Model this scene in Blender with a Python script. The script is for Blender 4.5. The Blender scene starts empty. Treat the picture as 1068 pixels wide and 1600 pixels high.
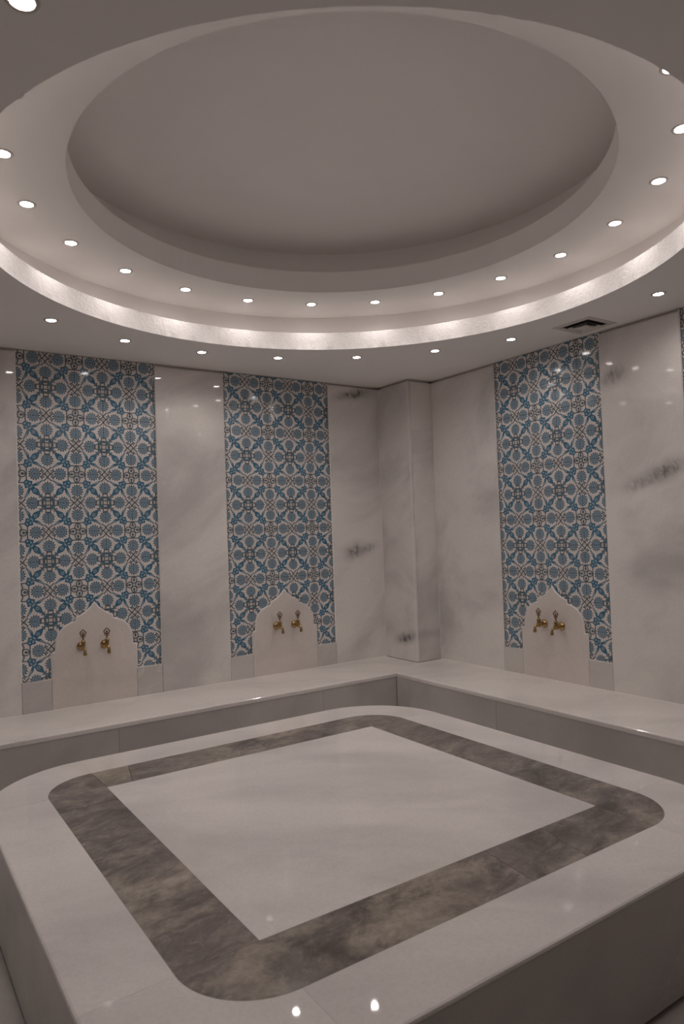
import bpy, bmesh, math, random
from mathutils import Vector, Matrix

random.seed(7)
SC = bpy.context.scene
COL = SC.collection
PI = math.pi

# ------------------------------------------------------------------ camera
cam_d = bpy.data.cameras.new('camera')
cam = bpy.data.objects.new('camera', cam_d)
COL.objects.link(cam)
_a = math.pi / 4 + 0.1883
_e = 0.0286
_r = -0.0346
F = Vector((math.cos(_a) * math.cos(_e), math.sin(_a) * math.cos(_e), math.sin(_e)))
R0 = Vector((math.sin(_a), -math.cos(_a), 0))
U0 = R0.cross(F)
R = math.cos(_r) * R0 + math.sin(_r) * U0
U = -math.sin(_r) * R0 + math.cos(_r) * U0
M = Matrix(((R.x, U.x, -F.x, -4.237), (R.y, U.y, -F.y, -5.167), (R.z, U.z, -F.z, 1.578), (0, 0, 0, 1)))
cam.matrix_world = M
cam_d.sensor_fit = 'VERTICAL'
cam_d.sensor_height = 36.0
cam_d.lens = 1087.79 / 1600 * 36.0
cam_d.clip_start = 0.05
cam_d.dof.use_dof = True
cam_d.dof.focus_distance = 4.8
cam_d.dof.aperture_fstop = 4.0
SC.camera = cam

# ------------------------------------------------------------------ world, exposure
w = bpy.data.worlds.new('world')
SC.world = w
w.use_nodes = True
w.node_tree.nodes['Background'].inputs[0].default_value = (0.02, 0.018, 0.017, 1)
w.node_tree.nodes['Background'].inputs[1].default_value = 1.0
SC.view_settings.view_transform = 'Standard'
SC.view_settings.look = 'None'
SC.view_settings.gamma = 1.0
SC.view_settings.use_curve_mapping = False
SC.view_settings.exposure = 0.02
SC.cycles.max_bounces = 10
SC.cycles.diffuse_bounces = 8
SC.cycles.glossy_bounces = 3
SC.cycles.use_adaptive_sampling = True
SC.cycles.adaptive_threshold = 0.1
SC.cycles.adaptive_min_samples = 20
SC.cycles.sample_clamp_indirect = 6.0
LENS_RADIANCE = 45.0            # of the downlights' frosted lenses
LENS_COLOUR = (1.0, 0.91, 0.88, 1)
RING_WATTS, SOFFIT_WATTS = 2.6, 5.2   # beam of each downlight in the ring and in the soffit

# ------------------------------------------------------------------ dimensions (metres)
BT = 0.4116                     # bench and platform top
HC = 2.918                      # lower soffit
LX, LY = -2.276, -2.379         # centre of the ceiling recess
R1, Z1 = 1.669, HC + 0.124      # lower opening, top of its lip
RC1, Z2 = 1.84, HC + 0.287      # first cove, ring ceiling
R2, Z3 = 1.275, HC + 0.425      # upper opening, top of its lip
RC2, Z4 = 1.502, HC + 0.638     # second cove, topmost ceiling
XW, YW = -5.4, -6.2             # far ends of the room (behind the camera)
DA, DB = -0.647, -0.682         # bench fronts
PX, PY = -0.276, -0.44          # corner pillar
PCX, PCY = -2.546, -2.548       # platform centre
TH = 0.03                       # wall slab thickness


# ------------------------------------------------------------------ node helpers
class S:
    """a scalar socket with arithmetic that builds Math nodes"""
    nt = None

    def __init__(self, s):
        self.s = s

    @staticmethod
    def op(o, *args, clamp=False):
        n = S.nt.nodes.new('ShaderNodeMath')
        n.operation = o
        n.use_clamp = clamp
        for i, a in enumerate(args):
            if isinstance(a, S):
                S.nt.links.new(a.s, n.inputs[i])
            else:
                n.inputs[i].default_value = a
        return S(n.outputs[0])

    def __add__(s, o): return S.op('ADD', s, o)
    def __radd__(s, o): return S.op('ADD', o, s)
    def __sub__(s, o): return S.op('SUBTRACT', s, o)
    def __rsub__(s, o): return S.op('SUBTRACT', o, s)
    def __mul__(s, o): return S.op('MULTIPLY', s, o)
    def __rmul__(s, o): return S.op('MULTIPLY', o, s)
    def __truediv__(s, o): return S.op('DIVIDE', s, o)
    def abs(s): return S.op('ABSOLUTE', s)
    def lt(s, o): return S.op('LESS_THAN', s, o)
    def gt(s, o): return S.op('GREATER_THAN', s, o)


def smin(a, b): return S.op('MINIMUM', a, b)
def smax(a, b): return S.op('MAXIMUM', a, b)
def hyp(a, b): return S.op('SQRT', a * a + b * b)


def new_mat(name, rough=0.5, spec=0.5):
    m = bpy.data.materials.new(name)
    m.use_nodes = True
    nt = m.node_tree
    b = nt.nodes['Principled BSDF']
    b.inputs['Roughness'].default_value = rough
    b.inputs['Specular IOR Level'].default_value = spec
    S.nt = nt
    return m, nt, b


def mix(nt, fac, a, b, mode='MIX'):
    n = nt.nodes.new('ShaderNodeMix')
    n.data_type = 'RGBA'
    n.blend_type = mode
    for i, v in ((0, fac), (6, a), (7, b)):
        if isinstance(v, S):
            nt.links.new(v.s, n.inputs[i])
        elif isinstance(v, bpy.types.NodeSocket):
            nt.links.new(v, n.inputs[i])
        elif i == 0:
            n.inputs[0].default_value = v
        else:
            n.inputs[i].default_value = (*v[:3], 1)
    return n.outputs[2]


def noise(nt, vec, scale, detail=4, rough=0.55, dist=0.0):
    n = nt.nodes.new('ShaderNodeTexNoise')
    nt.links.new(vec, n.inputs['Vector'])
    n.inputs['Scale'].default_value = scale
    n.inputs['Detail'].default_value = detail
    n.inputs['Roughness'].default_value = rough
    n.inputs['Distortion'].default_value = dist
    return S(n.outputs['Fac'])


def ramp(nt, v, lo, hi, a=0.0, b=1.0):
    n = nt.nodes.new('ShaderNodeMapRange')
    n.interpolation_type = 'SMOOTHSTEP'
    nt.links.new(v.s, n.inputs[0])
    for i, x in ((1, lo), (2, hi), (3, a), (4, b)):
        n.inputs[i].default_value = x
    return S(n.outputs[0])


def vmath(nt, op, a, b):
    n = nt.nodes.new('ShaderNodeVectorMath')
    n.operation = op
    for i, v in ((0, a), (1, b)):
        if isinstance(v, bpy.types.NodeSocket):
            nt.links.new(v, n.inputs[i])
        else:
            n.inputs[i].default_value = v
    return n.outputs['Value'] if op in ('DOT_PRODUCT', 'DISTANCE', 'LENGTH') else n.outputs['Vector']


def stone_coords(nt, d=(0.72, -0.5, 0.46), stretch=0.28, jump=9.0):
    """world position, shifted per slab, in a frame stretched along the bedding direction d"""
    g = nt.nodes.new('ShaderNodeNewGeometry')
    pos = g.outputs['Position']
    oi = nt.nodes.new('ShaderNodeObjectInfo')
    c = nt.nodes.new('ShaderNodeCombineXYZ')
    rnd = S(oi.outputs['Random'])
    for i, k in enumerate((jump, jump * 1.7, jump * 2.3)):
        nt.links.new((rnd * k).s, c.inputs[i])
    p = vmath(nt, 'ADD', pos, c.outputs[0])
    d = Vector(d).normalized()
    e = d.cross(Vector((0, 0, 1))).normalized()
    f = d.cross(e)
    o = nt.nodes.new('ShaderNodeCombineXYZ')
    for i, (ax, k) in enumerate(((d, stretch), (e, 1.0), (f, 1.0))):
        dn = S(vmath(nt, 'DOT_PRODUCT', p, tuple(ax)))
        nt.links.new((dn * k).s, o.inputs[i])
    return pos, p, o.outputs[0], rnd


def marble(name, light, grey, rough=0.12, cloud=0.75, smudges=(), fine=0.5, spec=0.5):
    m, nt, b = new_mat(name, rough, spec)
    pos, p, v, rnd = stone_coords(nt)
    n1 = noise(nt, v, 1.5, 5, 0.55, 0.5)
    n2 = noise(nt, v, 4.5, 6, 0.6, 0.3)
    base = mix(nt, ramp(nt, n1, 0.38, 0.68, 0, cloud), light, grey)
    base = mix(nt, ramp(nt, n2, 0.52, 0.8, 0, 0.45 * fine), base, tuple(0.72 * x for x in grey))
    # thin pale calcite threads
    n3 = noise(nt, v, 2.3, 3, 0.5, 1.2)
    line = ramp(nt, (n3 - 0.5).abs(), 0.0, 0.006, 1, 0)
    gate = ramp(nt, noise(nt, p, 1.3, 2), 0.55, 0.7)
    base = mix(nt, line * gate * 0.35, base, tuple(min(1, 1.35 * x) for x in light))
    n4 = noise(nt, p, 90, 1)
    base = mix(nt, ramp(nt, n4, 0.3, 0.75, 0, 0.10), base, (0.3, 0.27, 0.25))
    wob = noise(nt, pos, 9, 3) - 0.5 if smudges else None
    for si, (c, along, sx, sz, k) in enumerate(smudges):
        q = vmath(nt, 'SUBTRACT', pos, c)
        h = S(vmath(nt, 'DOT_PRODUCT', q, along))
        z = S(vmath(nt, 'DOT_PRODUCT', q, (0, 0, 1))) - h * 0.22
        rr = hyp(h / sx, (z + wob * sz) / sz)
        cc = nt.nodes.new('ShaderNodeCombineXYZ')
        nt.links.new((h * (30 + 9 * si) + z * 14 + (c[2] * 7.3)).s, cc.inputs[0])
        nt.links.new((z * 12).s, cc.inputs[1])
        tex = ramp(nt, noise(nt, cc.outputs[0], 1.0, 6, 0.65), 0.36, 0.72)
        halo = ramp(nt, rr, 0.1, 1.7, 0.42, 0)
        core = ramp(nt, rr, 0.15, 1.0, 1, 0) * tex
        base = mix(nt, smin(halo + core * 0.9, 0.92) * k, base, (0.055, 0.05, 0.052))
    nt.links.new(base, b.inputs['Base Color'])
    nr = ramp(nt, noise(nt, p, 14, 4), 0.3, 0.7, rough * 0.7, rough * 1.35)
    nt.links.new(nr.s, b.inputs['Roughness'])
    return m


def dark_marble(name, pale=False):
    m, nt, b = new_mat(name, 0.16)
    pos, p, v, rnd = stone_coords(nt, (1, 0.25, 0.0), 0.62)
    n1 = noise(nt, v, 7.5, 10, 0.7, 0.5)
    n2 = noise(nt, v, 3.4, 6, 0.62, 0.5)
    n3 = noise(nt, p, 34, 6, 0.7, 0.5)
    dk, md, lt = (0.105, 0.087, 0.078), (0.25, 0.213, 0.192), (0.50, 0.44, 0.37)
    if pale:
        dk, md, lt = (0.20, 0.17, 0.14), (0.34, 0.30, 0.245), (0.46, 0.41, 0.335)
    c = mix(nt, ramp(nt, n1, 0.30, 0.62), dk, md)
    c = mix(nt, ramp(nt, n2 * 0.6 + n1 * 0.4, 0.47, 0.68, 0, 0.8), c, lt)
    c = mix(nt, ramp(nt, n3, 0.35, 0.75, 0, 0.45), c, dk)
    n4 = noise(nt, v, 6.0, 4, 0.6, 1.5)
    c = mix(nt, ramp(nt, (n4 - 0.5).abs(), 0, 0.012, 0.2, 0), c, lt)
    nt.links.new(c, b.inputs['Base Color'])
    return m


def plaster(name, col, bump=0.0, scale=60, rough=0.85, spec=0.25):
    m, nt, b = new_mat(name, rough, spec)
    g = nt.nodes.new('ShaderNodeNewGeometry')
    n = noise(nt, g.outputs['Position'], 3.0, 4)
    c = mix(nt, ramp(nt, n, 0.3, 0.7, 0, 0.25), col, tuple(0.93 * x for x in col))
    nt.links.new(c, b.inputs['Base Color'])
    if bump:
        h = noise(nt, g.outputs['Position'], scale, 5, 0.6, 0.8)
        bn = nt.nodes.new('ShaderNodeBump')
        bn.inputs['Strength'].default_value = bump
        bn.inputs['Distance'].default_value = 0.006
        nt.links.new(h.s, bn.inputs['Height'])
        nt.links.new(bn.outputs[0], b.inputs['Normal'])
    return m


def plain(name, col, rough=0.5, metal=0.0, wear=0.15):
    m, nt, b = new_mat(name, rough)
    g = nt.nodes.new('ShaderNodeNewGeometry')
    n = noise(nt, g.outputs['Position'], 120, 4)
    c = mix(nt, ramp(nt, n, 0.35, 0.75, 0, wear), col, tuple(0.5 * x for x in col))
    nt.links.new(c, b.inputs['Base Color'])
    b.inputs['Metallic'].default_value = metal
    return m


def emitter(name, col, strength):
    m = bpy.data.materials.new(name)
    m.use_nodes = True
    nt = m.node_tree
    nt.nodes.remove(nt.nodes['Principled BSDF'])
    e = nt.nodes.new('ShaderNodeEmission')
    e.inputs[0].default_value = col
    e.inputs[1].default_value = strength
    nt.links.new(e.outputs[0], nt.nodes['Material Output'].inputs[0])
    return m


def tile_print(name):
    """glazed tile: quarter of a mirrored floral lattice. UV (0,0) = lattice-knot corner, (1,1) = four-ring corner"""
    m, nt, b = new_mat(name, 0.09)
    uv = nt.nodes.new('ShaderNodeUVMap')
    uv.uv_map = 'print'
    sp = nt.nodes.new('ShaderNodeSeparateXYZ')
    # slight wobble of the hand-drawn line
    wn = nt.nodes.new('ShaderNodeTexNoise')
    wn.inputs['Scale'].default_value = 7.0
    nt.links.new(uv.outputs[0], wn.inputs['Vector'])
    wob = vmath(nt, 'SCALE', vmath(nt, 'SUBTRACT', wn.outputs['Color'], (0.5, 0.5, 0.5)), (0, 0, 0))
    wob.node.inputs['Scale'].default_value = 0.022
    nt.links.new(vmath(nt, 'ADD', uv.outputs[0], wob), sp.inputs[0])
    u, v = S(sp.outputs[0]).abs(), S(sp.outputs[1]).abs()
    u = 1.0 - (1.0 - u).abs()
    v = 1.0 - (1.0 - v).abs()
    a, c = smax(u, v), smin(u, v)            # mirrored over the diagonal: a >= c

    def seg(x0, y0, x1, y1, wd, wd1=None):   # tapered capsule: >0 inside
        dx, dy = x1 - x0, y1 - y0
        L2 = dx * dx + dy * dy
        px, py = a - x0, c - y0
        t = S.op('ADD', px * (dx / L2) + py * (dy / L2), 0.0, clamp=True)
        d = hyp(px - t * dx, py - t * dy)
        if wd1 is None or wd1 == wd:
            return wd - d
        return (t * (wd1 - wd) + wd) - d

    def ring(x, y, r, wd):
        return wd - (hyp(a - x, c - y) - r).abs()

    def disc(x, y, r):
        return r - hyp(a - x, c - y)

    LW = 0.021
    # --- grey-blue line work
    ln = smax(LW - (a - 0.075).abs(), LW - (c - 0.075).abs())
    ln = smax(ln, smax(LW - (a - 0.205).abs(), LW - (c - 0.205).abs()))
    ln = smin(ln, 0.225 - a)                                    # lattice knot
    for s in (ring(0.245, 0.0, 0.085, LW),                      # arc beneath edge flower
              seg(0.225, 0.225, 0.31, 0.29, LW),
              seg(0.225, 0.215, 0.30, 0.20, LW),
              seg(0.885, 0.0, 1.0, 0.105, LW), seg(0.885, 0.0, 0.76, 0.13, LW), seg(1.0, 0.105, 0.90, 0.215, LW),
              seg(0.90, 0.215, 0.83, 0.185, LW),
              ring(1.0, 0.835, 0.105, 0.021),                   # rings round the corner
              seg(0.70, 0.70, 1.0, 0.70, LW), seg(0.90, 0.12, 0.88, 0.16, LW)):
        ln = smax(ln, s)
    # --- solid blue: diagonal tulip, sepals, curled leaves
    tul = smax(disc(0.41, 0.41, 0.112), smax(seg(0.39, 0.39, 0.265, 0.265, 0.112, 0.03), seg(0.41, 0.41, 0.60, 0.58, 0.10, 0.05)))
    bl = smin(tul, 1.0)
    for s in (seg(0.59, 0.55, 0.645, 0.37, 0.035, 0.052), seg(0.645, 0.37, 0.775, 0.17, 0.052, 0.014),
              seg(0.57, 0.55, 0.72, 0.71, 0.045, 0.06), disc(0.725, 0.695, 0.078),
              seg(0.73, 0.66, 0.715, 0.545, 0.045, 0.042), seg(0.715, 0.545, 0.645, 0.545, 0.040, 0.014),
              disc(0.14, 0.14, 0.055)):
        bl = smax(bl, s)
    wh = smax(seg(0.655, 0.36, 0.72, 0.25, 0.013), disc(0.575, 0.535, 0.028))
    for s in (ring(0.43, 0.43, 0.045, 0.012), disc(0.72, 0.695, 0.022), seg(0.655, 0.585, 0.69, 0.60, 0.022), disc(0.17, 0.17, 0.02)):
        wh = smax(wh, s)

    # --- many-petalled rosettes on the tile edges
    def rosette(x, y, r, k, ph):
        dx, dy = a - x, c - y
        rr = hyp(dx, dy) / r
        th = S.op('ARCTAN2', dy, dx)
        pet = S.op('COSINE', th * k + ph)
        inside = (0.88 + pet * 0.12) - rr
        vein = smax(0.045 - (rr - 0.30).abs(), smin(-0.72 - pet, 0.92 - rr))
        vein = smax(vein, 0.045 - (rr - 0.62 - pet * 0.07).abs())
        tip = rr - (0.74 + pet * 0.06)
        return inside, vein, tip
    iA, vA, tA = rosette(0.515, 0.0, 0.225, 14.0, 0.0)
    iB, vB, tB = rosette(1.0, 0.425, 0.225, 14.0, PI / 2 * 14)
    petal = smax(iA, iB)
    vein = smax(smin(iA, vA), smin(iB, vB))
    tips = smax(smin(iA, tA), smin(iB, tB))
    drop = smax(disc(1.0, 0.83, 0.05), 1.0 * seg(1.0, 0.83, 1.0, 0.74, 0.03, 0.008))

    g = nt.nodes.new('ShaderNodeNewGeometry')
    oi = nt.nodes.new('ShaderNodeObjectInfo')
    wash = noise(nt, g.outputs['Position'], 26, 4)
    white = mix(nt, ramp(nt, wash, 0.3, 0.7), (0.76, 0.72, 0.69), (0.68, 0.645, 0.615))
    blue = mix(nt, ramp(nt, wash, 0.3, 0.7), (0.045, 0.145, 0.235), (0.075, 0.185, 0.275))
    line = (0.115, 0.145, 0.165)
    light = (0.40, 0.48, 0.53)
    col = mix(nt, ln.gt(0.0), white, line)
    col = mix(nt, bl.gt(0.0), col, blue)
    col = mix(nt, wh.gt(0.0), col, (0.38, 0.46, 0.50))
    col = mix(nt, petal.gt(0.0), col, mix(nt, 0.4, blue, (0.15, 0.215, 0.27)))
    col = mix(nt, vein.gt(0.0) * 0.8, col, light)
    col = mix(nt, tips.gt(0.0) * 0.75, col, (0.055, 0.105, 0.145))
    col = mix(nt, drop.gt(0.0), col, (0.10, 0.15, 0.18))
    var = S(oi.outputs['Random']) * 0.16
    col = mix(nt, var * 0.6, col, (0.26, 0.27, 0.27))
    nt.links.new(col, b.inputs['Base Color'])
    bn = nt.nodes.new('ShaderNodeBump')
    bn.inputs['Strength'].default_value = 0.06
    bn.inputs['Distance'].default_value = 0.002
    nt.links.new(noise(nt, g.outputs['Position'], 60, 2).s, bn.inputs['Height'])
    nt.links.new(bn.outputs[0], b.inputs['Normal'])
    return m


# ------------------------------------------------------------------ materials
XA, YB = (1, 0, 0), (0, -1, 0)
LIGHTM, GREYM = (0.83, 0.795, 0.765), (0.58, 0.555, 0.535)
MAT = {
    'wall_a': marble('wall_marble_beige', LIGHTM, GREYM, 0.045, 1.0, [
        ((-0.55, 0, 2.835), XA, 0.22, 0.05, 0.85), ((-0.60, 0, 1.40), XA, 0.12, 0.08, 0.8), ((-0.45, 0, 1.42), XA, 0.11, 0.05, 0.55)]),
    'wall_b': marble('wall_marble_veined', LIGHTM, GREYM, 0.045, 1.0, [
        ((0, -2.66, 1.91), YB, 0.14, 0.07, 0.8), ((0, -2.48, 1.84), YB, 0.18, 0.06, 0.5), ((0, -2.30, 2.59), YB, 0.11, 0.07, 0.65)]),
    'pillar': marble('pillar_marble', LIGHTM, GREYM, 0.045, 1.0, [((PX, -0.30, 0.615), YB, 0.15, 0.05, 0.95)]),
    'arch': marble('arch_marble', (0.74, 0.685, 0.645), (0.58, 0.54, 0.51), 0.06, 0.7, (), 0.4),
    'plinth': marble('plinth_marble', (0.68, 0.64, 0.615), (0.55, 0.52, 0.50), 0.06, 0.8, (), 0.4),
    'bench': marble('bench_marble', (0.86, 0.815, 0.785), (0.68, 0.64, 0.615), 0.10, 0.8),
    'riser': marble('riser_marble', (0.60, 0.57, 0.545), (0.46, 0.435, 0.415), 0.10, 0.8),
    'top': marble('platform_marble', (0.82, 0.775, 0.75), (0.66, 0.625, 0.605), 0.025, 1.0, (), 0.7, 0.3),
    'band': dark_marble('smoky_dark_marble'),
    'band_pale': dark_marble('beige_marble', True),
    'floor': marble('floor_marble', (0.62, 0.585, 0.56), (0.46, 0.435, 0.415), 0.2),
    'near_wall': marble('near_wall_marble', (0.46, 0.435, 0.42), (0.36, 0.34, 0.33), 0.2),
    'caulk': plain('pale_caulk', (0.86, 0.81, 0.78), 0.6, 0, 0.05),
    'grout': plain('grout', (0.70, 0.65, 0.62), 0.9, 0, 0.1),
    'core': plain('mortar_core', (0.10, 0.09, 0.085), 0.95, 0, 0.2),
    'paint': plaster('ceiling_paint', (0.93, 0.905, 0.885), 0.06, 90, 0.7, 0.2),
    'stucco': plaster('fascia_stucco', (0.93, 0.905, 0.885), 0.9, 42),
    'tile': tile_print('floral_tile_glaze'),
    'brass': plain('aged_brass', (0.46, 0.32, 0.15), 0.30, 1.0, 0.35),
    'brass_dark': plain('dark_brass', (0.22, 0.12, 0.06), 0.38, 1.0, 0.35),
    'vent': plain('vent_paint', (0.66, 0.62, 0.59), 0.5, 0, 0.05),
    'duct_shade': plain('duct_shade_black', (0.012, 0.011, 0.010), 0.9, 0, 0.1),  # near black: shade of the vent's hollow put into the colour
    'bezel': plain('lamp_bezel', (0.62, 0.58, 0.55), 0.35, 0, 0.05),
    'lens': emitter('lamp_lens', LENS_COLOUR, LENS_RADIANCE),
}


# ------------------------------------------------------------------ object helpers
def tag(o, label=None, cat=None, group=None, kind=None):
    for k, v in (('label', label), ('category', cat), ('group', group), ('kind', kind)):
        if v:
            o[k] = v
    return o


def link(name, me, mat, parent=None, loc=(0, 0, 0), rz=0.0):
    o = bpy.data.objects.new(name, me)
    COL.objects.link(o)
    o.location = loc
    o.rotation_euler = (0, 0, rz)
    if parent:
        o.parent = parent
    if mat is not None and not me.materials:
        me.materials.append(MAT[mat])
    return o


def empty(name, loc=(0, 0, 0), rz=0.0):
    o = bpy.data.objects.new(name, None)
    COL.objects.link(o)
    o.location = loc
    o.rotation_euler = (0, 0, rz)
    o.empty_display_size = 0.1
    return o


def to_mesh(bm, name, smooth=None):
    bmesh.ops.recalc_face_normals(bm, faces=bm.faces)
    me = bpy.data.meshes.new(name)
    bm.to_mesh(me)
    bm.free()
    if smooth is not None:
        for p in me.polygons:
            p.use_smooth = True
        me.set_sharp_from_angle(angle=math.radians(smooth))
    return me


def box_mesh(name, x0, x1, y0, y1, z0, z1, bev=0.0, seg=1):
    bm = bmesh.new()
    bmesh.ops.create_cube(bm, size=1.0)
    for v in bm.verts:
        v.co = Vector(((x0 + x1) / 2 + v.co.x * (x1 - x0), (y0 + y1) / 2 + v.co.y * (y1 - y0), (z0 + z1) / 2 + v.co.z * (z1 - z0)))
    if bev:
        bmesh.ops.bevel(bm, geom=list(bm.edges), offset=bev, segments=seg, profile=0.5, affect='EDGES')
    return to_mesh(bm, name)


def prism_mesh(name, pts, lo, hi, axis='z', bev=0.0, seg=1, sel=None):
    """outline extruded from lo to hi; axis 'z': pts are (x,y), axis 'y': pts are (x,z)"""
    bm = bmesh.new()
    put = (lambda p, h: (p[0], p[1], h)) if axis == 'z' else (lambda p, h: (p[0], h, p[1]))
    A = [bm.verts.new(put(p, lo)) for p in pts]
    B = [bm.verts.new(put(p, hi)) for p in pts]
    n = len(pts)
    fa, fb = bm.faces.new(A), bm.faces.new(B)
    for i in range(n):
        bm.faces.new((A[i], A[(i + 1) % n], B[(i + 1) % n], B[i]))
    bmesh.ops.recalc_face_normals(bm, faces=bm.faces)
    if bev:
        es = {e for f in (fa, fb) for e in f.edges}
        if sel:
            es = {e for e in es if all(v.co.z > hi - 1e-6 and sel(v.co) for v in e.verts)}
    if bev and es:
        bmesh.ops.bevel(bm, geom=list(es), offset=bev, segments=seg, profile=0.5, affect='EDGES', clamp_overlap=True)
    return to_mesh(bm, name, 12)


def lathe_mesh(name, prof, n=32, centre=(0, 0, 0), closed=False, jitter=0.0, smooth=40):
    """profile (r, z) turned about z"""
    bm = bmesh.new()
    rings = []
    for (r, z) in prof:
        if r < 1e-6:
            rings.append([bm.verts.new((centre[0], centre[1], centre[2] + z))])
        else:
            row = []
            for i in range(n):
                t = 2 * PI * i / n
                rj = r + (random.uniform(-jitter, jitter) if jitter else 0)
                row.append(bm.verts.new((centre[0] + rj * math.cos(t), centre[1] + rj * math.sin(t), centre[2] + z)))
            rings.append(row)
    for k in range(len(rings) - 1):
        p, q = rings[k], rings[k + 1]
        for i in range(n):
            j = (i + 1) % n
            if len(p) == 1:
                bm.faces.new((p[0], q[i], q[j]))
            elif len(q) == 1:
                bm.faces.new((p[i], p[j], q[0]))
            else:
                bm.faces.new((p[i], p[j], q[j], q[i]))
    return to_mesh(bm, name, smooth)


def tube_bm(bm, pts, rad, n=8, closed=False):
    pts = [Vector(p) for p in pts]
    m = len(pts)
    rad = rad if isinstance(rad, (list, tuple)) else [rad] * m
    rows = []
    nrm = None
    for i, p in enumerate(pts):
        if closed:
            d = pts[(i + 1) % m] - pts[i - 1]
        else:
            d = pts[min(i + 1, m - 1)] - pts[max(i - 1, 0)]
        d.normalize()
        if nrm is None:
            nrm = d.orthogonal().normalized()
        nrm = (nrm - d * nrm.dot(d)).normalized()
        bi = d.cross(nrm)
        rows.append([bm.verts.new(p + rad[i] * (math.cos(2 * PI * k / n) * nrm + math.sin(2 * PI * k / n) * bi)) for k in range(n)])
    for i in range(m if closed else m - 1):
        p, q = rows[i], rows[(i + 1) % m]
        for k in range(n):
            bm.faces.new((p[k], p[(k + 1) % n], q[(k + 1) % n], q[k]))
    if not closed:
        bm.faces.new(rows[0])
        bm.faces.new(rows[-1])


def frame_plane(name, x0, x1, y0, y1, z, holes_r, cx, cy, n=240, jitter=0.0):
    """rectangle with a round hole, in the plane z"""
    angs = [2 * PI * i / n for i in range(n)]
    for X in (x0, x1):
        for Y in (y0, y1):
            angs.append(math.atan2(Y - cy, X - cx) % (2 * PI))
    angs.sort()
    bm = bmesh.new()
    inn, out = [], []
    for t in angs:
        ct, st = math.cos(t), math.sin(t)
        k = min(((x1 if ct > 0 else x0) - cx) / ct if abs(ct) > 1e-9 else 1e9,
                ((y1 if st > 0 else y0) - cy) / st if abs(st) > 1e-9 else 1e9)
        inn.append(bm.verts.new((cx + holes_r * ct, cy + holes_r * st, z)))
        out.append(bm.verts.new((cx + k * ct, cy + k * st, z)))
    m = len(angs)
    for i in range(m):
        j = (i + 1) % m
        bm.faces.new((inn[i], out[i], out[j], inn[j]))
    return to_mesh(bm, name)


# ------------------------------------------------------------------ room shell
flo = tag(link('floor', box_mesh('floor', XW, 0.1, YW, 0.1, -0.1, 0.0), 'floor'), kind='structure')
wl = tag(link('wall_left', box_mesh('wall_left', XW, 0.2, TH, 0.2, 0.0, HC + 0.05), 'grout'), kind='structure')
wr = tag(link('wall_right', box_mesh('wall_right', TH, 0.2, YW, TH, 0.0, HC + 0.05), 'grout'), kind='structure')
tag(link('wall_near', box_mesh('wall_near', XW, 0.2, YW - 0.2, YW, 0.0, HC + 0.05), 'near_wall'), kind='structure')
tag(link('wall_far_left', box_mesh('wall_far_left', XW - 0.2, XW, YW - 0.2, 0.2, 0.0, HC + 0.05), 'near_wall'), kind='structure')

# ceiling: soffit with a round opening, textured lip, cove, ring, second lip and cove, top
ce = tag(link('ceiling', frame_plane('soffit', XW, TH, YW, TH, HC, R1, LX, LY), 'paint'), kind='structure')
C0 = (LX, LY, 0)
link('lower_fascia', lathe_mesh('lower_fascia', [(R1, HC), (R1 + 0.0005, HC + 0.004), (R1, HC + 0.062), (R1, Z1 - 0.003), (R1 + 0.006, Z1), (R1 + 0.03, Z1)], 720, C0, jitter=0.0012), 'stucco', ce)
link('lower_cove', lathe_mesh('lower_cove', [(R1 + 0.028, Z1 - 0.0005), (RC1, Z1 - 0.0005), (RC1, Z2)], 240, C0), 'paint', ce)
link('light_ring', lathe_mesh('light_ring', [(RC1, Z2), (R2, Z2)], 240, C0), 'paint', ce)
link('upper_fascia', lathe_mesh('upper_fascia', [(R2, Z2), (R2, Z3), (R2 + 0.03, Z3)], 480, C0, jitter=0.0008), 'paint', ce)
link('upper_cove', lathe_mesh('upper_cove', [(R2 + 0.028, Z3 - 0.0005), (RC2, Z3 - 0.0005), (RC2, Z4)], 240, C0), 'paint', ce)
link('top_disc', lathe_mesh('top_disc', [(RC2, Z4), (0, Z4)], 240, C0), 'paint', ce)


# ------------------------------------------------------------------ wall slabs, tile panels, arches
ZT = HC - 0.022                 # top of the slabs, below the shadow gap


def slab(parent, wall, h0, h1, z0, z1, mat, bev=0.0018):
    """one marble slab; h runs rightwards as seen from the room"""
    g = 0.0003
    if wall == 'A':
        me = box_mesh('slab', h0 + g, h1 - g, 0, TH, z0, z1, bev)
    else:
        me = box_mesh('slab', 0, TH, -h1 + g, -h0 - g, z0, z1, bev)
    return link('slab', me, mat, parent)


PANELS = [  # wall, left, right, bottom of the tiles
    ('A', -3.393, -2.411, 0.626), ('A', -1.849, -0.829, 0.602), ('B', 1.197, 2.196, 0.606), ('B', 2.781, 3.780, 0.610)]
for (h0, h1) in ((-4.40, -3.393), (XW, -4.40), (-2.411, -1.849), (-0.829, PX)):
    slab(wl, 'A', h0, h1, BT, ZT, 'wall_a')
for (h0, h1) in ((-PY, 1.197), (2.196, 2.781), (3.780, 4.9), (4.9, 6.2)):
    slab(wr, 'B', h0, h1, BT, ZT, 'wall_b')
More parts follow.
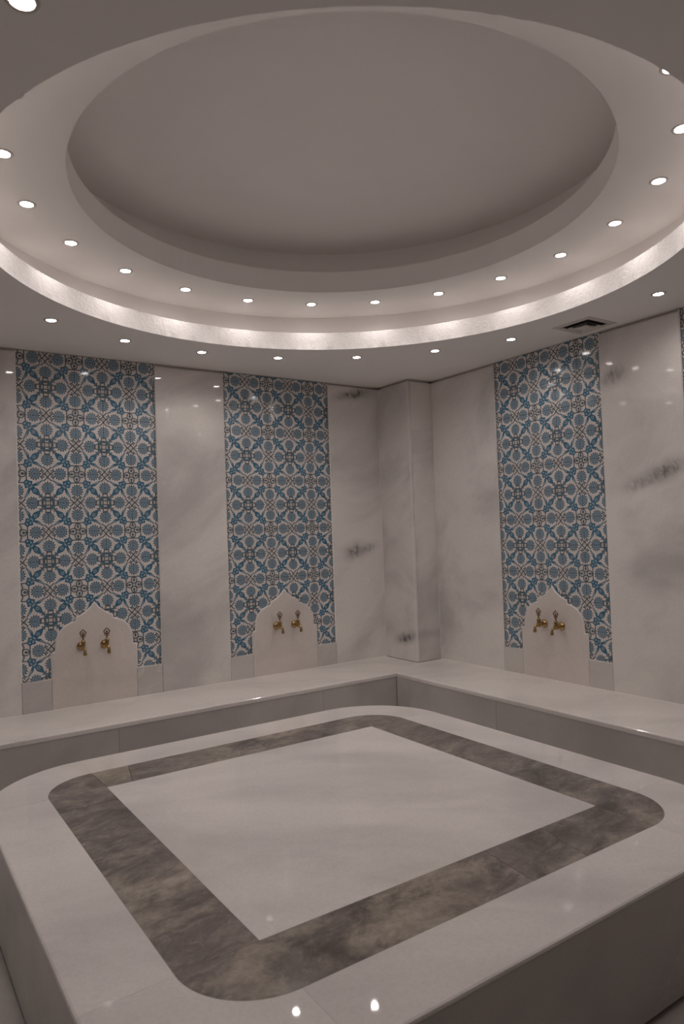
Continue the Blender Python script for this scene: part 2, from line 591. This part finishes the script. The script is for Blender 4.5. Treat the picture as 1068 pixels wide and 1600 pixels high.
# pillar in the corner
pil = tag(empty('pillar', (PX / 2, PY / 2, BT)), 'square marble clad pillar filling the corner between the two tiled walls', 'pillar')
def pslab(x0, x1, y0, y1):
    o = link('slab', box_mesh('slab', x0, x1, y0, y1, BT, ZT, 0.004), 'pillar', pil)
    o.matrix_parent_inverse = Matrix.Translation(-Vector(pil.location))
pslab(PX, PX + TH, PY + 0.0005, -0.0005)
pslab(PX + TH + 0.0005, -0.0005, PY, PY + TH)
o = link('core', box_mesh('core', PX + TH, -0.001, PY + TH, -0.001, BT + 0.001, HC), 'grout', pil)
o.matrix_parent_inverse = Matrix.Translation(-Vector(pil.location))

def bead(name, pts, r, parent, mat='caulk', rel=False):
    bm = bmesh.new()
    tube_bm(bm, pts, r, 6)
    o = link(name, to_mesh(bm, name, 60), mat, parent)
    if rel:
        o.matrix_parent_inverse = Matrix.Translation(-Vector(parent.location))
    return o


for (x, y) in ((PX, 0.001), (PX + 0.002, PY + 0.002), (0.001, PY)):
    bead('joint_bead', [(x, y, BT + 0.001), (x, y, ZT)], 0.0035, pil, rel=True)

# half outline of the arched backplate: offset from its middle (m), height above the tile bottom
ARCH = [(0.0, 0.512), (0.012, 0.492), (0.028, 0.473), (0.050, 0.453), (0.078, 0.434), (0.106, 0.420), (0.127, 0.412),
        (0.130, 0.398), (0.134, 0.384), (0.160, 0.377), (0.190, 0.366), (0.220, 0.346), (0.245, 0.319), (0.262, 0.287),
        (0.270, 0.255), (0.273, 0.220), (0.273, 0.184), (0.288, 0.181), (0.303, 0.178)]
PLAB = ['leftmost', 'middle', 'right', 'rightmost']
PWHERE = ['at the far left of the photo', 'left of the corner pillar', 'on the right wall under the ceiling vent', 'cut by the right photo edge']
TILE_D = 0.016                  # tile face lies this far behind the slab face
for k, (wall, h0, h1, zb) in enumerate(PANELS):
    wd = h1 - h0
    mid = (h0 + h1) / 2
    base = (mid, 0, zb) if wall == 'A' else (0, -mid, zb)
    rz = 0 if wall == 'A' else -PI / 2
    pn = tag(empty('tile_panel', base, rz), 'tall blue and white floral tile panel ' + PWHERE[k], 'tile panel', 'floral tile panels')
    tw = wd / 5
    tz = 0.2042
    cache = {}
    for j in range(12):
        z0 = j * tz
        z1 = min((j + 1) * tz, HC - zb - 0.004)
        if z1 - z0 < 0.01:
            continue
        for i in range(5):
            x0 = -wd / 2 + i * tw
            # wholly behind the arch slab: nothing to see
            if z1 < 0.37 and x0 > -0.262 * wd and x0 + tw < 0.262 * wd:
                continue
            key = (i % 2, j % 2, j == 11)
            if key not in cache:
                g = 0.0006
                me = box_mesh('tile', g, tw - g, TILE_D, TH + 0.001, g, z1 - z0 - g, 0.0016)
                uvl = me.uv_layers.new(name='print')
                for lp in me.loops:
                    co = me.vertices[lp.vertex_index].co
                    fu, fv = co.x / tw, co.z / tz
                    uvl.data[lp.index].uv = (1 - fu if i % 2 == 0 else fu, fv if j % 2 == 0 else 1 - fv)
                cache[key] = me
            link('tile', cache[key], 'tile', pn, (x0, 0, z0))
    # slabs below the tiles and the arched backplate
    ar = tag(empty('fountain_backplate', (base[0], base[1], BT), rz), 'marble backplate with pointed ogee arch in the ' +
             ['leftmost tile panel', 'tile panel left of the corner pillar', 'tile panel under the ceiling vent', 'tile panel cut by the right photo edge'][k], 'wall fountain', 'arched fountain backplates')
    dz = zb - BT
    pts = [(x * wd, z + dz) for x, z in ARCH] + [(0.303 * wd, 0.0)]
    pts = pts + [(-x, z) for x, z in reversed(pts) if x > 0]
    link('arch_slab', prism_mesh('arch_slab', pts, 0.0, TH, 'y', 0.0035, 2), 'arch', ar)
    # pale caulk where the slabs meet the tiles
    yb = TILE_D * 0.45
    hw = wd / 2
    run = [(-hw, yb, HC - BT - 0.01), (-hw, yb, dz), (-0.303 * wd, yb, dz)]
    run += [(x, yb, z) for x, z in pts if x < 0 and z > dz][::1]
    run += [(x, yb, z) for x, z in pts if x >= 0 and z > dz] + [(0.303 * wd, yb, dz), (hw, yb, dz), (hw, yb, HC - BT - 0.01)]
    bead('caulk_bead', run, 0.005, ar)
    for s in (-1, 1):
        xa, xb = sorted((s * 0.304 * wd, s * (wd / 2 - 0.001)))
        link('plinth_slab', box_mesh('plinth_slab', xa, xb, 0, TH, 0, dz, 0.004, 2), 'plinth', ar)


# ------------------------------------------------------------------ taps
def tap_meshes():
    out = {}
    # escutcheon: domed disc turned about the outward axis
    me = lathe_mesh('escutcheon', [(0.030, 0), (0.031, 0.004), (0.029, 0.010), (0.024, 0.018), (0.016, 0.024), (0.0, 0.026)], 24)
    me.transform(Matrix.Rotation(PI / 2, 4, 'X'))
    out['escutcheon'] = me
    bm = bmesh.new()
    tube_bm(bm, [(0, -0.018, 0), (0, -0.030, 0), (0, -0.046, 0), (0, -0.058, 0), (0, -0.072, 0)], [0.011, 0.010, 0.010, 0.013, 0.013], 14)
    body = to_mesh(bm, 'pipe', 45)
    out['pipe'] = body
    me = lathe_mesh('valve', [(0, -0.020), (0.010, -0.019), (0.0145, -0.012), (0.0145, 0.006), (0.0125, 0.010), (0.0125, 0.014), (0.0155, 0.016), (0.0155, 0.040), (0.012, 0.043), (0.010, 0.047), (0.0, 0.048)], 20, (0, -0.064, 0))
    out['valve'] = me
    bm = bmesh.new()
    tube_bm(bm, [(0, -0.070, 0.002), (0, -0.085, 0.001), (0, -0.098, -0.004), (0, -0.107, -0.014), (0, -0.111, -0.026), (0, -0.112, -0.036)], [0.0115, 0.011, 0.0105, 0.010, 0.0095, 0.0095], 14)
    tube_bm(bm, [(0, -0.112, -0.033), (0, -0.112, -0.036), (0, -0.112, -0.052), (0, -0.112, -0.055)], [0.011, 0.0125, 0.0125, 0.0105], 14)
    out['spout'] = to_mesh(bm, 'spout', 45)
    # openwork key: stem bead, two curls, pointed leaf with a midrib
    bm = bmesh.new()
    Y = -0.064
    tube_bm(bm, [(0, Y, 0.045), (0, Y, 0.052), (0, Y, 0.056), (0, Y, 0.060), (0, Y, 0.066)], [0.005, 0.005, 0.0075, 0.005, 0.004], 10)
    for s in (-1, 1):
        cx, cz, r = s * 0.0085, 0.0735, 0.0065
        tube_bm(bm, [(cx + r * math.cos(t), Y, cz + r * math.sin(t)) for t in [2 * PI * i / 10 for i in range(10)]], 0.0028, 6, True)
        leaf = [(0, Y, 0.082), (s * 0.010, Y, 0.0835), (s * 0.0195, Y, 0.091), (s * 0.0200, Y, 0.100), (s * 0.0135, Y, 0.108), (s * 0.006, Y, 0.115), (0, Y, 0.124)]
        tube_bm(bm, leaf, [0.0036, 0.0038, 0.0040, 0.0040, 0.0037, 0.0033, 0.002], 8)
        tube_bm(bm, [(0, Y, 0.088), (s * 0.005, Y, 0.094), (s * 0.0085, Y, 0.101)], [0.0028, 0.0028, 0.002], 6)
    tube_bm(bm, [(0, Y, 0.064), (0, Y, 0.090), (0, Y, 0.108)], [0.0032, 0.0030, 0.0018], 8)
    out['handle'] = to_mesh(bm, 'handle', 50)
    return out


TM = tap_meshes()
ALAB = ['leftmost arch', 'arch beside the pillar', 'right wall arch', 'arch beyond the photo']
TAPS = [('A', -3.002, 0.833, 0, 'left'), ('A', -2.838, 0.829, 0, 'right'), ('A', -1.428, 0.812, 1, 'left'), ('A', -1.254, 0.809, 1, 'right'),
        ('B', 1.618, 0.829, 2, 'left'), ('B', 1.777, 0.823, 2, 'right'), ('B', 3.20, 0.829, 3, 'left'), ('B', 3.36, 0.826, 3, 'right')]
for (wall, h, z, k, side) in TAPS:
    t = tag(empty('tap', (h, 0, z) if wall == 'A' else (0, -h, z), 0 if wall == 'A' else -PI / 2),
            'brass tap with openwork handle, %s of the pair in the %s' % (side, ALAB[k]), 'tap', 'brass taps')
    for nm in ('escutcheon', 'pipe', 'spout', 'valve'):
        vo = link(nm, TM[nm], 'brass', t)
    link('handle', TM['handle'], 'brass_dark', vo)['label'] = 'openwork leaf shaped tap handle'

# ------------------------------------------------------------------ benches
b1 = tag(empty('bench', (-2.7, DA / 2, 0)), 'long marble bench running along the left wall', 'bench')
b2 = tag(empty('bench', (DB / 2, -2.8, 0)), 'marble bench running along the right wall', 'bench')


def bpart(name, me, mat, root):
    o = link(name, me, mat, root)
    o.matrix_parent_inverse = Matrix.Translation(-Vector(root.location))
    return o


G = 0.0006
ov = 0.003
bead('joint_bead', [(XW + 0.01, -0.001, BT), (PX, -0.001, BT)], 0.003, b1, rel=True)
bead('joint_bead', [(-0.001, PY, BT), (-0.001, -4.8, BT)], 0.003, b2, rel=True)
edges = [XW + 0.002, -3.95, -2.30]
mit = [(-0.002, -0.002 + 0.0), (DB - ov, DA - ov)]
for i, x in enumerate(edges):
    if i < 2:
        pts = [(x + G, -G), (edges[i + 1] - G, -G), (edges[i + 1] - G, DA - ov), (x + G, DA - ov)]
    else:   # mitred towards the pillar
        pts = [(x + G, -G), (PX - G, -G), (PX - G, PY - G), (DB - ov - G, DA - ov), (x + G, DA - ov)]
    bpart('seat_slab', prism_mesh('seat_slab', pts, BT - 0.03, BT, 'z', 0.009, 3, lambda c: c.y < DA), 'bench', b1)
ye = [PY, -1.70, -3.30, -4.8]
for i in range(3):
    if i == 0:
        pts = [(PX + G, PY - G), (-G, PY - G), (-G, ye[1] + G), (DB - ov, ye[1] + G), (DB - ov, DA - ov - G)]
    else:
        pts = [(-G, ye[i] - G), (-G, ye[i + 1] + G), (DB - ov, ye[i + 1] + G), (DB - ov, ye[i] - G)]
    bpart('seat_slab', prism_mesh('seat_slab', pts, BT - 0.03, BT, 'z', 0.009, 3, lambda c: c.x < DB), 'bench', b2)
rx = [XW + 0.002, -4.40, -2.937, -1.395, DB + 0.0]
for i in range(4):
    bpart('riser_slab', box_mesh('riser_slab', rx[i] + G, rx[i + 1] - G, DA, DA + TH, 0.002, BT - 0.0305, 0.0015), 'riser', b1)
ry = [DA, -1.739, -3.2, -4.8]
for i in range(3):
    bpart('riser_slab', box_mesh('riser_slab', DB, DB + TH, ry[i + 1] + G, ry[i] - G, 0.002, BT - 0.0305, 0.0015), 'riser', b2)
bpart('core', box_mesh('core', XW + 0.01, DB + TH, DA + TH + 0.001, -0.001, 0.0, BT - 0.031), 'core', b1)
bpart('core', box_mesh('core', DB + TH + 0.001, -0.001, -4.79, -0.001, 0.0, BT - 0.031), 'core', b2)
bpart('end_slab', box_mesh('end_slab', DB, -0.001, -4.82, -4.80, 0.002, BT, 0.002), 'riser', b2)

# ------------------------------------------------------------------ heated platform
pf = tag(empty('platform', (PCX, PCY, 0)), 'low marble platform with rounded corners and a dark inlaid band, filling the foreground', 'platform')
IN, BO, OUT = 0.777, 1.031, 1.29
TT = 0.012
CC = 0.785                       # centre of the corner arcs
rb, ro = BO - CC, OUT - CC


def arc(cx, cy, r, a0, a1, n=14):
    return [(cx + r * math.cos(a0 + (a1 - a0) * i / n), cy + r * math.sin(a0 + (a1 - a0) * i / n)) for i in range(n + 1)]


FALL = 0.0131                    # the border falls outwards a little, to drain


def border_mesh(pairs, t):
    """strip of the border between inner and outer points, turned by t about the platform centre"""
    bm = bmesh.new()
    ct, st = math.cos(t), math.sin(t)
    w_ = OUT - BO
    def put(p, z):
        return bm.verts.new((p[0] * ct - p[1] * st, p[0] * st + p[1] * ct, z))
    rows = []
    for a, b in pairs:
        d = Vector((b[0] - a[0], b[1] - a[1])).normalized()
        e = 0.009
        k = (b[0] - d.x * e, b[1] - d.y * e)
        m_ = (b[0] - d.x * e * 0.29, b[1] - d.y * e * 0.29)
        zr = BT - FALL * w_
        rows.append([put(a, BT - TT), put(a, BT), put(k, zr + FALL * e), put(m_, zr - e * 0.29), put(b, zr - e), put(b, BT - TT - FALL * w_)])
    n = len(rows[0])
    for p, q in zip(rows, rows[1:]):
        for i in range(n):
            bm.faces.new((p[i], p[(i + 1) % n], q[(i + 1) % n], q[i]))
    bm.faces.new(rows[0])
    bm.faces.new(rows[-1])
    return to_mesh(bm, 'border', 12)


def top_piece(name, pts, mat):
    o = link(name, prism_mesh(name, pts, BT - TT, BT), mat, pf)
    return o


g = 0.0006
top_piece('centre_slab', [(-IN + g, -IN + g), (IN - g, -IN + g), (IN - g, IN - g), (-IN + g, IN - g)], 'top')
# dark band: pinwheel of four strips, each owning one rounded corner, cut at the visible joints
top_piece('band_slab', [(-IN, -IN), (-IN, 0.60), (-BO, 0.585), (-BO, -IN)][::-1], 'band')
top_piece('band_slab', [(-IN, 0.603), (-IN, IN), (-CC, BO)] + arc(-CC, CC, rb, PI / 2, PI)[1:] + [(-BO, 0.588)], 'band')
top_piece('band_slab', [(-CC + 0.002, BO), (-IN + 0.002, IN), (-0.655, IN), (-0.60, BO)], 'band_pale')
top_piece('band_slab', [(-0.598, BO), (-0.653, IN), (0.10, IN), (0.10, BO)], 'band')
top_piece('band_slab', [(0.102, BO), (0.102, IN), (BO, IN + 0.002), (BO, CC)] + arc(CC, CC, rb, 0, PI / 2)[1:], 'band')
top_piece('band_slab', [(IN, IN), (IN, 0.345), (BO, 0.40), (BO, IN)], 'band')
top_piece('band_slab', [(IN, 0.343), (IN, -0.30), (BO, -0.30), (BO, 0.398)], 'band')
top_piece('band_slab', [(IN, -0.302), (IN, -IN), (CC, -BO)] + arc(CC, -CC, rb, -PI / 2, 0)[1:] + [(BO, -0.302)], 'band')
top_piece('band_slab', [(CC - 0.002, -BO), (IN - 0.001, -IN), (0.44, -IN), (0.38, -BO)], 'band')
top_piece('band_slab', [(0.438, -IN), (0.378, -BO), (0.10, -BO), (0.13, -IN)], 'band')
top_piece('band_slab', [(0.128, -IN), (0.098, -BO), (-CC, -BO)] + arc(-CC, -CC, rb, 1.5 * PI, PI)[1:] + [(-BO, -IN - 0.001), (-IN, -IN - 0.001)], 'band')
# pale border: four straight slabs and four rounded corners
for q in range(4):
    t = q * PI / 2
    rot = lambda P: [(x * math.cos(t) - y * math.sin(t), x * math.sin(t) + y * math.cos(t)) for x, y in P]
    link('border_slab', border_mesh([((-CC + g, BO + g), (-CC + g, OUT)), ((CC - g, BO + g), (CC - g, OUT))], t), 'top', pf)
    sec = [((CC + (rb + g) * math.cos(f), CC + (rb + g) * math.sin(f)), (CC + ro * math.cos(f), CC + ro * math.sin(f))) for f in [PI / 2 * (1 - i / 18) for i in range(19)]]
    link('corner_slab', border_mesh(sec, t), 'top', pf)
    # rounded nosing below the edge and the vertical faces
    def strip(a, bb, name, r_in, r_out, z0, z1, bev):
        def side(r):
            return [(CC - g, r), (-CC + g, r)]
        P = rot([(CC - g, r_in), (-CC + g, r_in), (-CC + g, r_out), (CC - g, r_out)])
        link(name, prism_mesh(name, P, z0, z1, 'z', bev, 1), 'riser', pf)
        A = arc(CC, CC, r_out - CC, 0, PI / 2)
        B = arc(CC, CC, r_in - CC, PI / 2, 0)
        link(name, prism_mesh(name, rot(A + B), z0, z1, 'z', bev, 1), 'riser', pf)
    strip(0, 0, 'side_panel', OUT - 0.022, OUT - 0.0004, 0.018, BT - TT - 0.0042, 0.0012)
cpts = []
for q in range(4):
    t = q * PI / 2
    cpts += [(x * math.cos(t) - y * math.sin(t), x * math.sin(t) + y * math.cos(t)) for x, y in arc(CC, CC, ro - 0.024, 0, PI / 2)]
link('core', prism_mesh('core', cpts, 0.0, BT - TT - 0.0042, 'z'), 'core', pf)


# ------------------------------------------------------------------ downlights
def lamp_meshes():
    bez = lathe_mesh('bezel', [(0.0285, 0.010), (0.0285, -0.001), (0.031, -0.004), (0.040, -0.004), (0.0425, -0.0015), (0.0425, 0.0)], 28)
    lens = lathe_mesh('lens', [(0.0285, 0.0), (0.0, -0.0022)], 18)
    return bez, lens


BEZ, LENS = lamp_meshes()
ORD = ['first', 'second', 'third', 'fourth', 'fifth', 'sixth', 'seventh', 'eighth', 'ninth', 'tenth', 'eleventh', 'twelfth', 'thirteenth', 'fourteenth', 'fifteenth']


def lamp(r, deg, z, label, group):
    t = math.radians(deg)
    L = tag(empty('downlight', (LX + r * math.cos(t), LY + r * math.sin(t), z)), label, 'downlight', group)
    link('bezel', BEZ, 'bezel', L)
    link('lens', LENS, 'lens', L)
    so = bpy.data.objects.new('beam', BEAM[z == HC])
    COL.objects.link(so)
    so.parent = L
    so.location = (0, 0, -0.008)


BEAM = {}
for soffit, watts in ((False, RING_WATTS), (True, SOFFIT_WATTS)):
    ld = BEAM[soffit] = bpy.data.lights.new('downlight_beam', 'SPOT')
    ld.energy = watts
    ld.color = LENS_COLOUR[:3]
    ld.spot_size = math.radians(155)
    ld.spot_blend = 0.8
    ld.shadow_soft_size = 0.022
GR, GS = 'downlights in the raised ceiling ring', 'downlights in the lower soffit'
for i in range(21):
    deg = 167.0 - i * (360 / 21.0)
    lab = 'recessed downlight in the raised ceiling ring, %s from the left' % ORD[i] if i < 15 else 'recessed downlight on the near side of the ceiling ring'
    lamp(1.52, deg, Z2, lab, GR if i < 15 else 'near ring downlights')
SOF = [(1.927, 122.5), (1.935, 105.5), (1.912, 88.4), (1.918, 70.9), (1.917, 52.8), (1.929, 34.9), (1.963, 18.1), (1.971, -14.5)]
SL = ['above the leftmost tile panel', 'above the right half of the leftmost tile panel', 'above the marble between the two left tile panels',
      'above the tile panel left of the pillar', 'left of the corner pillar', 'right of the corner pillar', 'left of the ceiling vent', 'right of the ceiling vent']
for (r, d), s in zip(SOF, SL):
    lamp(r, d, HC, 'recessed downlight in the lower soffit ' + s, GS)
lamp(1.902, -149.1, HC, 'recessed downlight in the dark near soffit at the top left photo corner', GS)
for d in (139.7, 156.9, 174.1, -168.7, -48.0, -31.5):
    lamp(1.92, d, HC, 'recessed downlight in the soffit outside the photo', 'unseen soffit downlights')

# ------------------------------------------------------------------ ceiling vent
vx, vy, vh = -0.215, -2.245, 0.148
vt = tag(empty('ceiling_vent', (vx, vy, HC)), 'square white four way ceiling vent above the right tile panel', 'vent')


def sq_ring(name, a, za, b2_, zb_, th, mat):
    """square ring between half-sizes a (height za) and b (height zb), with thickness th"""
    bm = bmesh.new()
    rows = []
    for h, z in ((a, za), (b2_, zb_), (b2_, zb_ + th), (a, za + th)):
        rows.append([bm.verts.new((sx * h, sy * h, z)) for sx, sy in ((1, 1), (-1, 1), (-1, -1), (1, -1))])
    for i in range(4):
        p, q = rows[i], rows[(i + 1) % 4]
        for k in range(4):
            bm.faces.new((p[k], p[(k + 1) % 4], q[(k + 1) % 4], q[k]))
    link(name, to_mesh(bm, name), mat, vt)


sq_ring('frame', vh, -0.003, vh - 0.03, -0.006, 0.003, 'vent')
sq_ring('louvre', vh - 0.030, -0.008, vh - 0.044, -0.002, 0.0015, 'vent')
sq_ring('louvre', vh - 0.060, -0.016, vh - 0.084, -0.004, 0.0015, 'vent')
sq_ring('louvre', vh - 0.090, -0.016, vh - 0.112, -0.004, 0.0015, 'vent')
link('centre_plate', box_mesh('centre_plate', -0.045, 0.045, -0.045, 0.045, -0.017, -0.015), 'vent', vt)
link('duct_shade', box_mesh('duct_shade', -vh + 0.045, vh - 0.045, -vh + 0.045, vh - 0.045, -0.001, -0.0005), 'duct_shade', vt)  # flat black sheet painted as the unlit depth behind the louvres
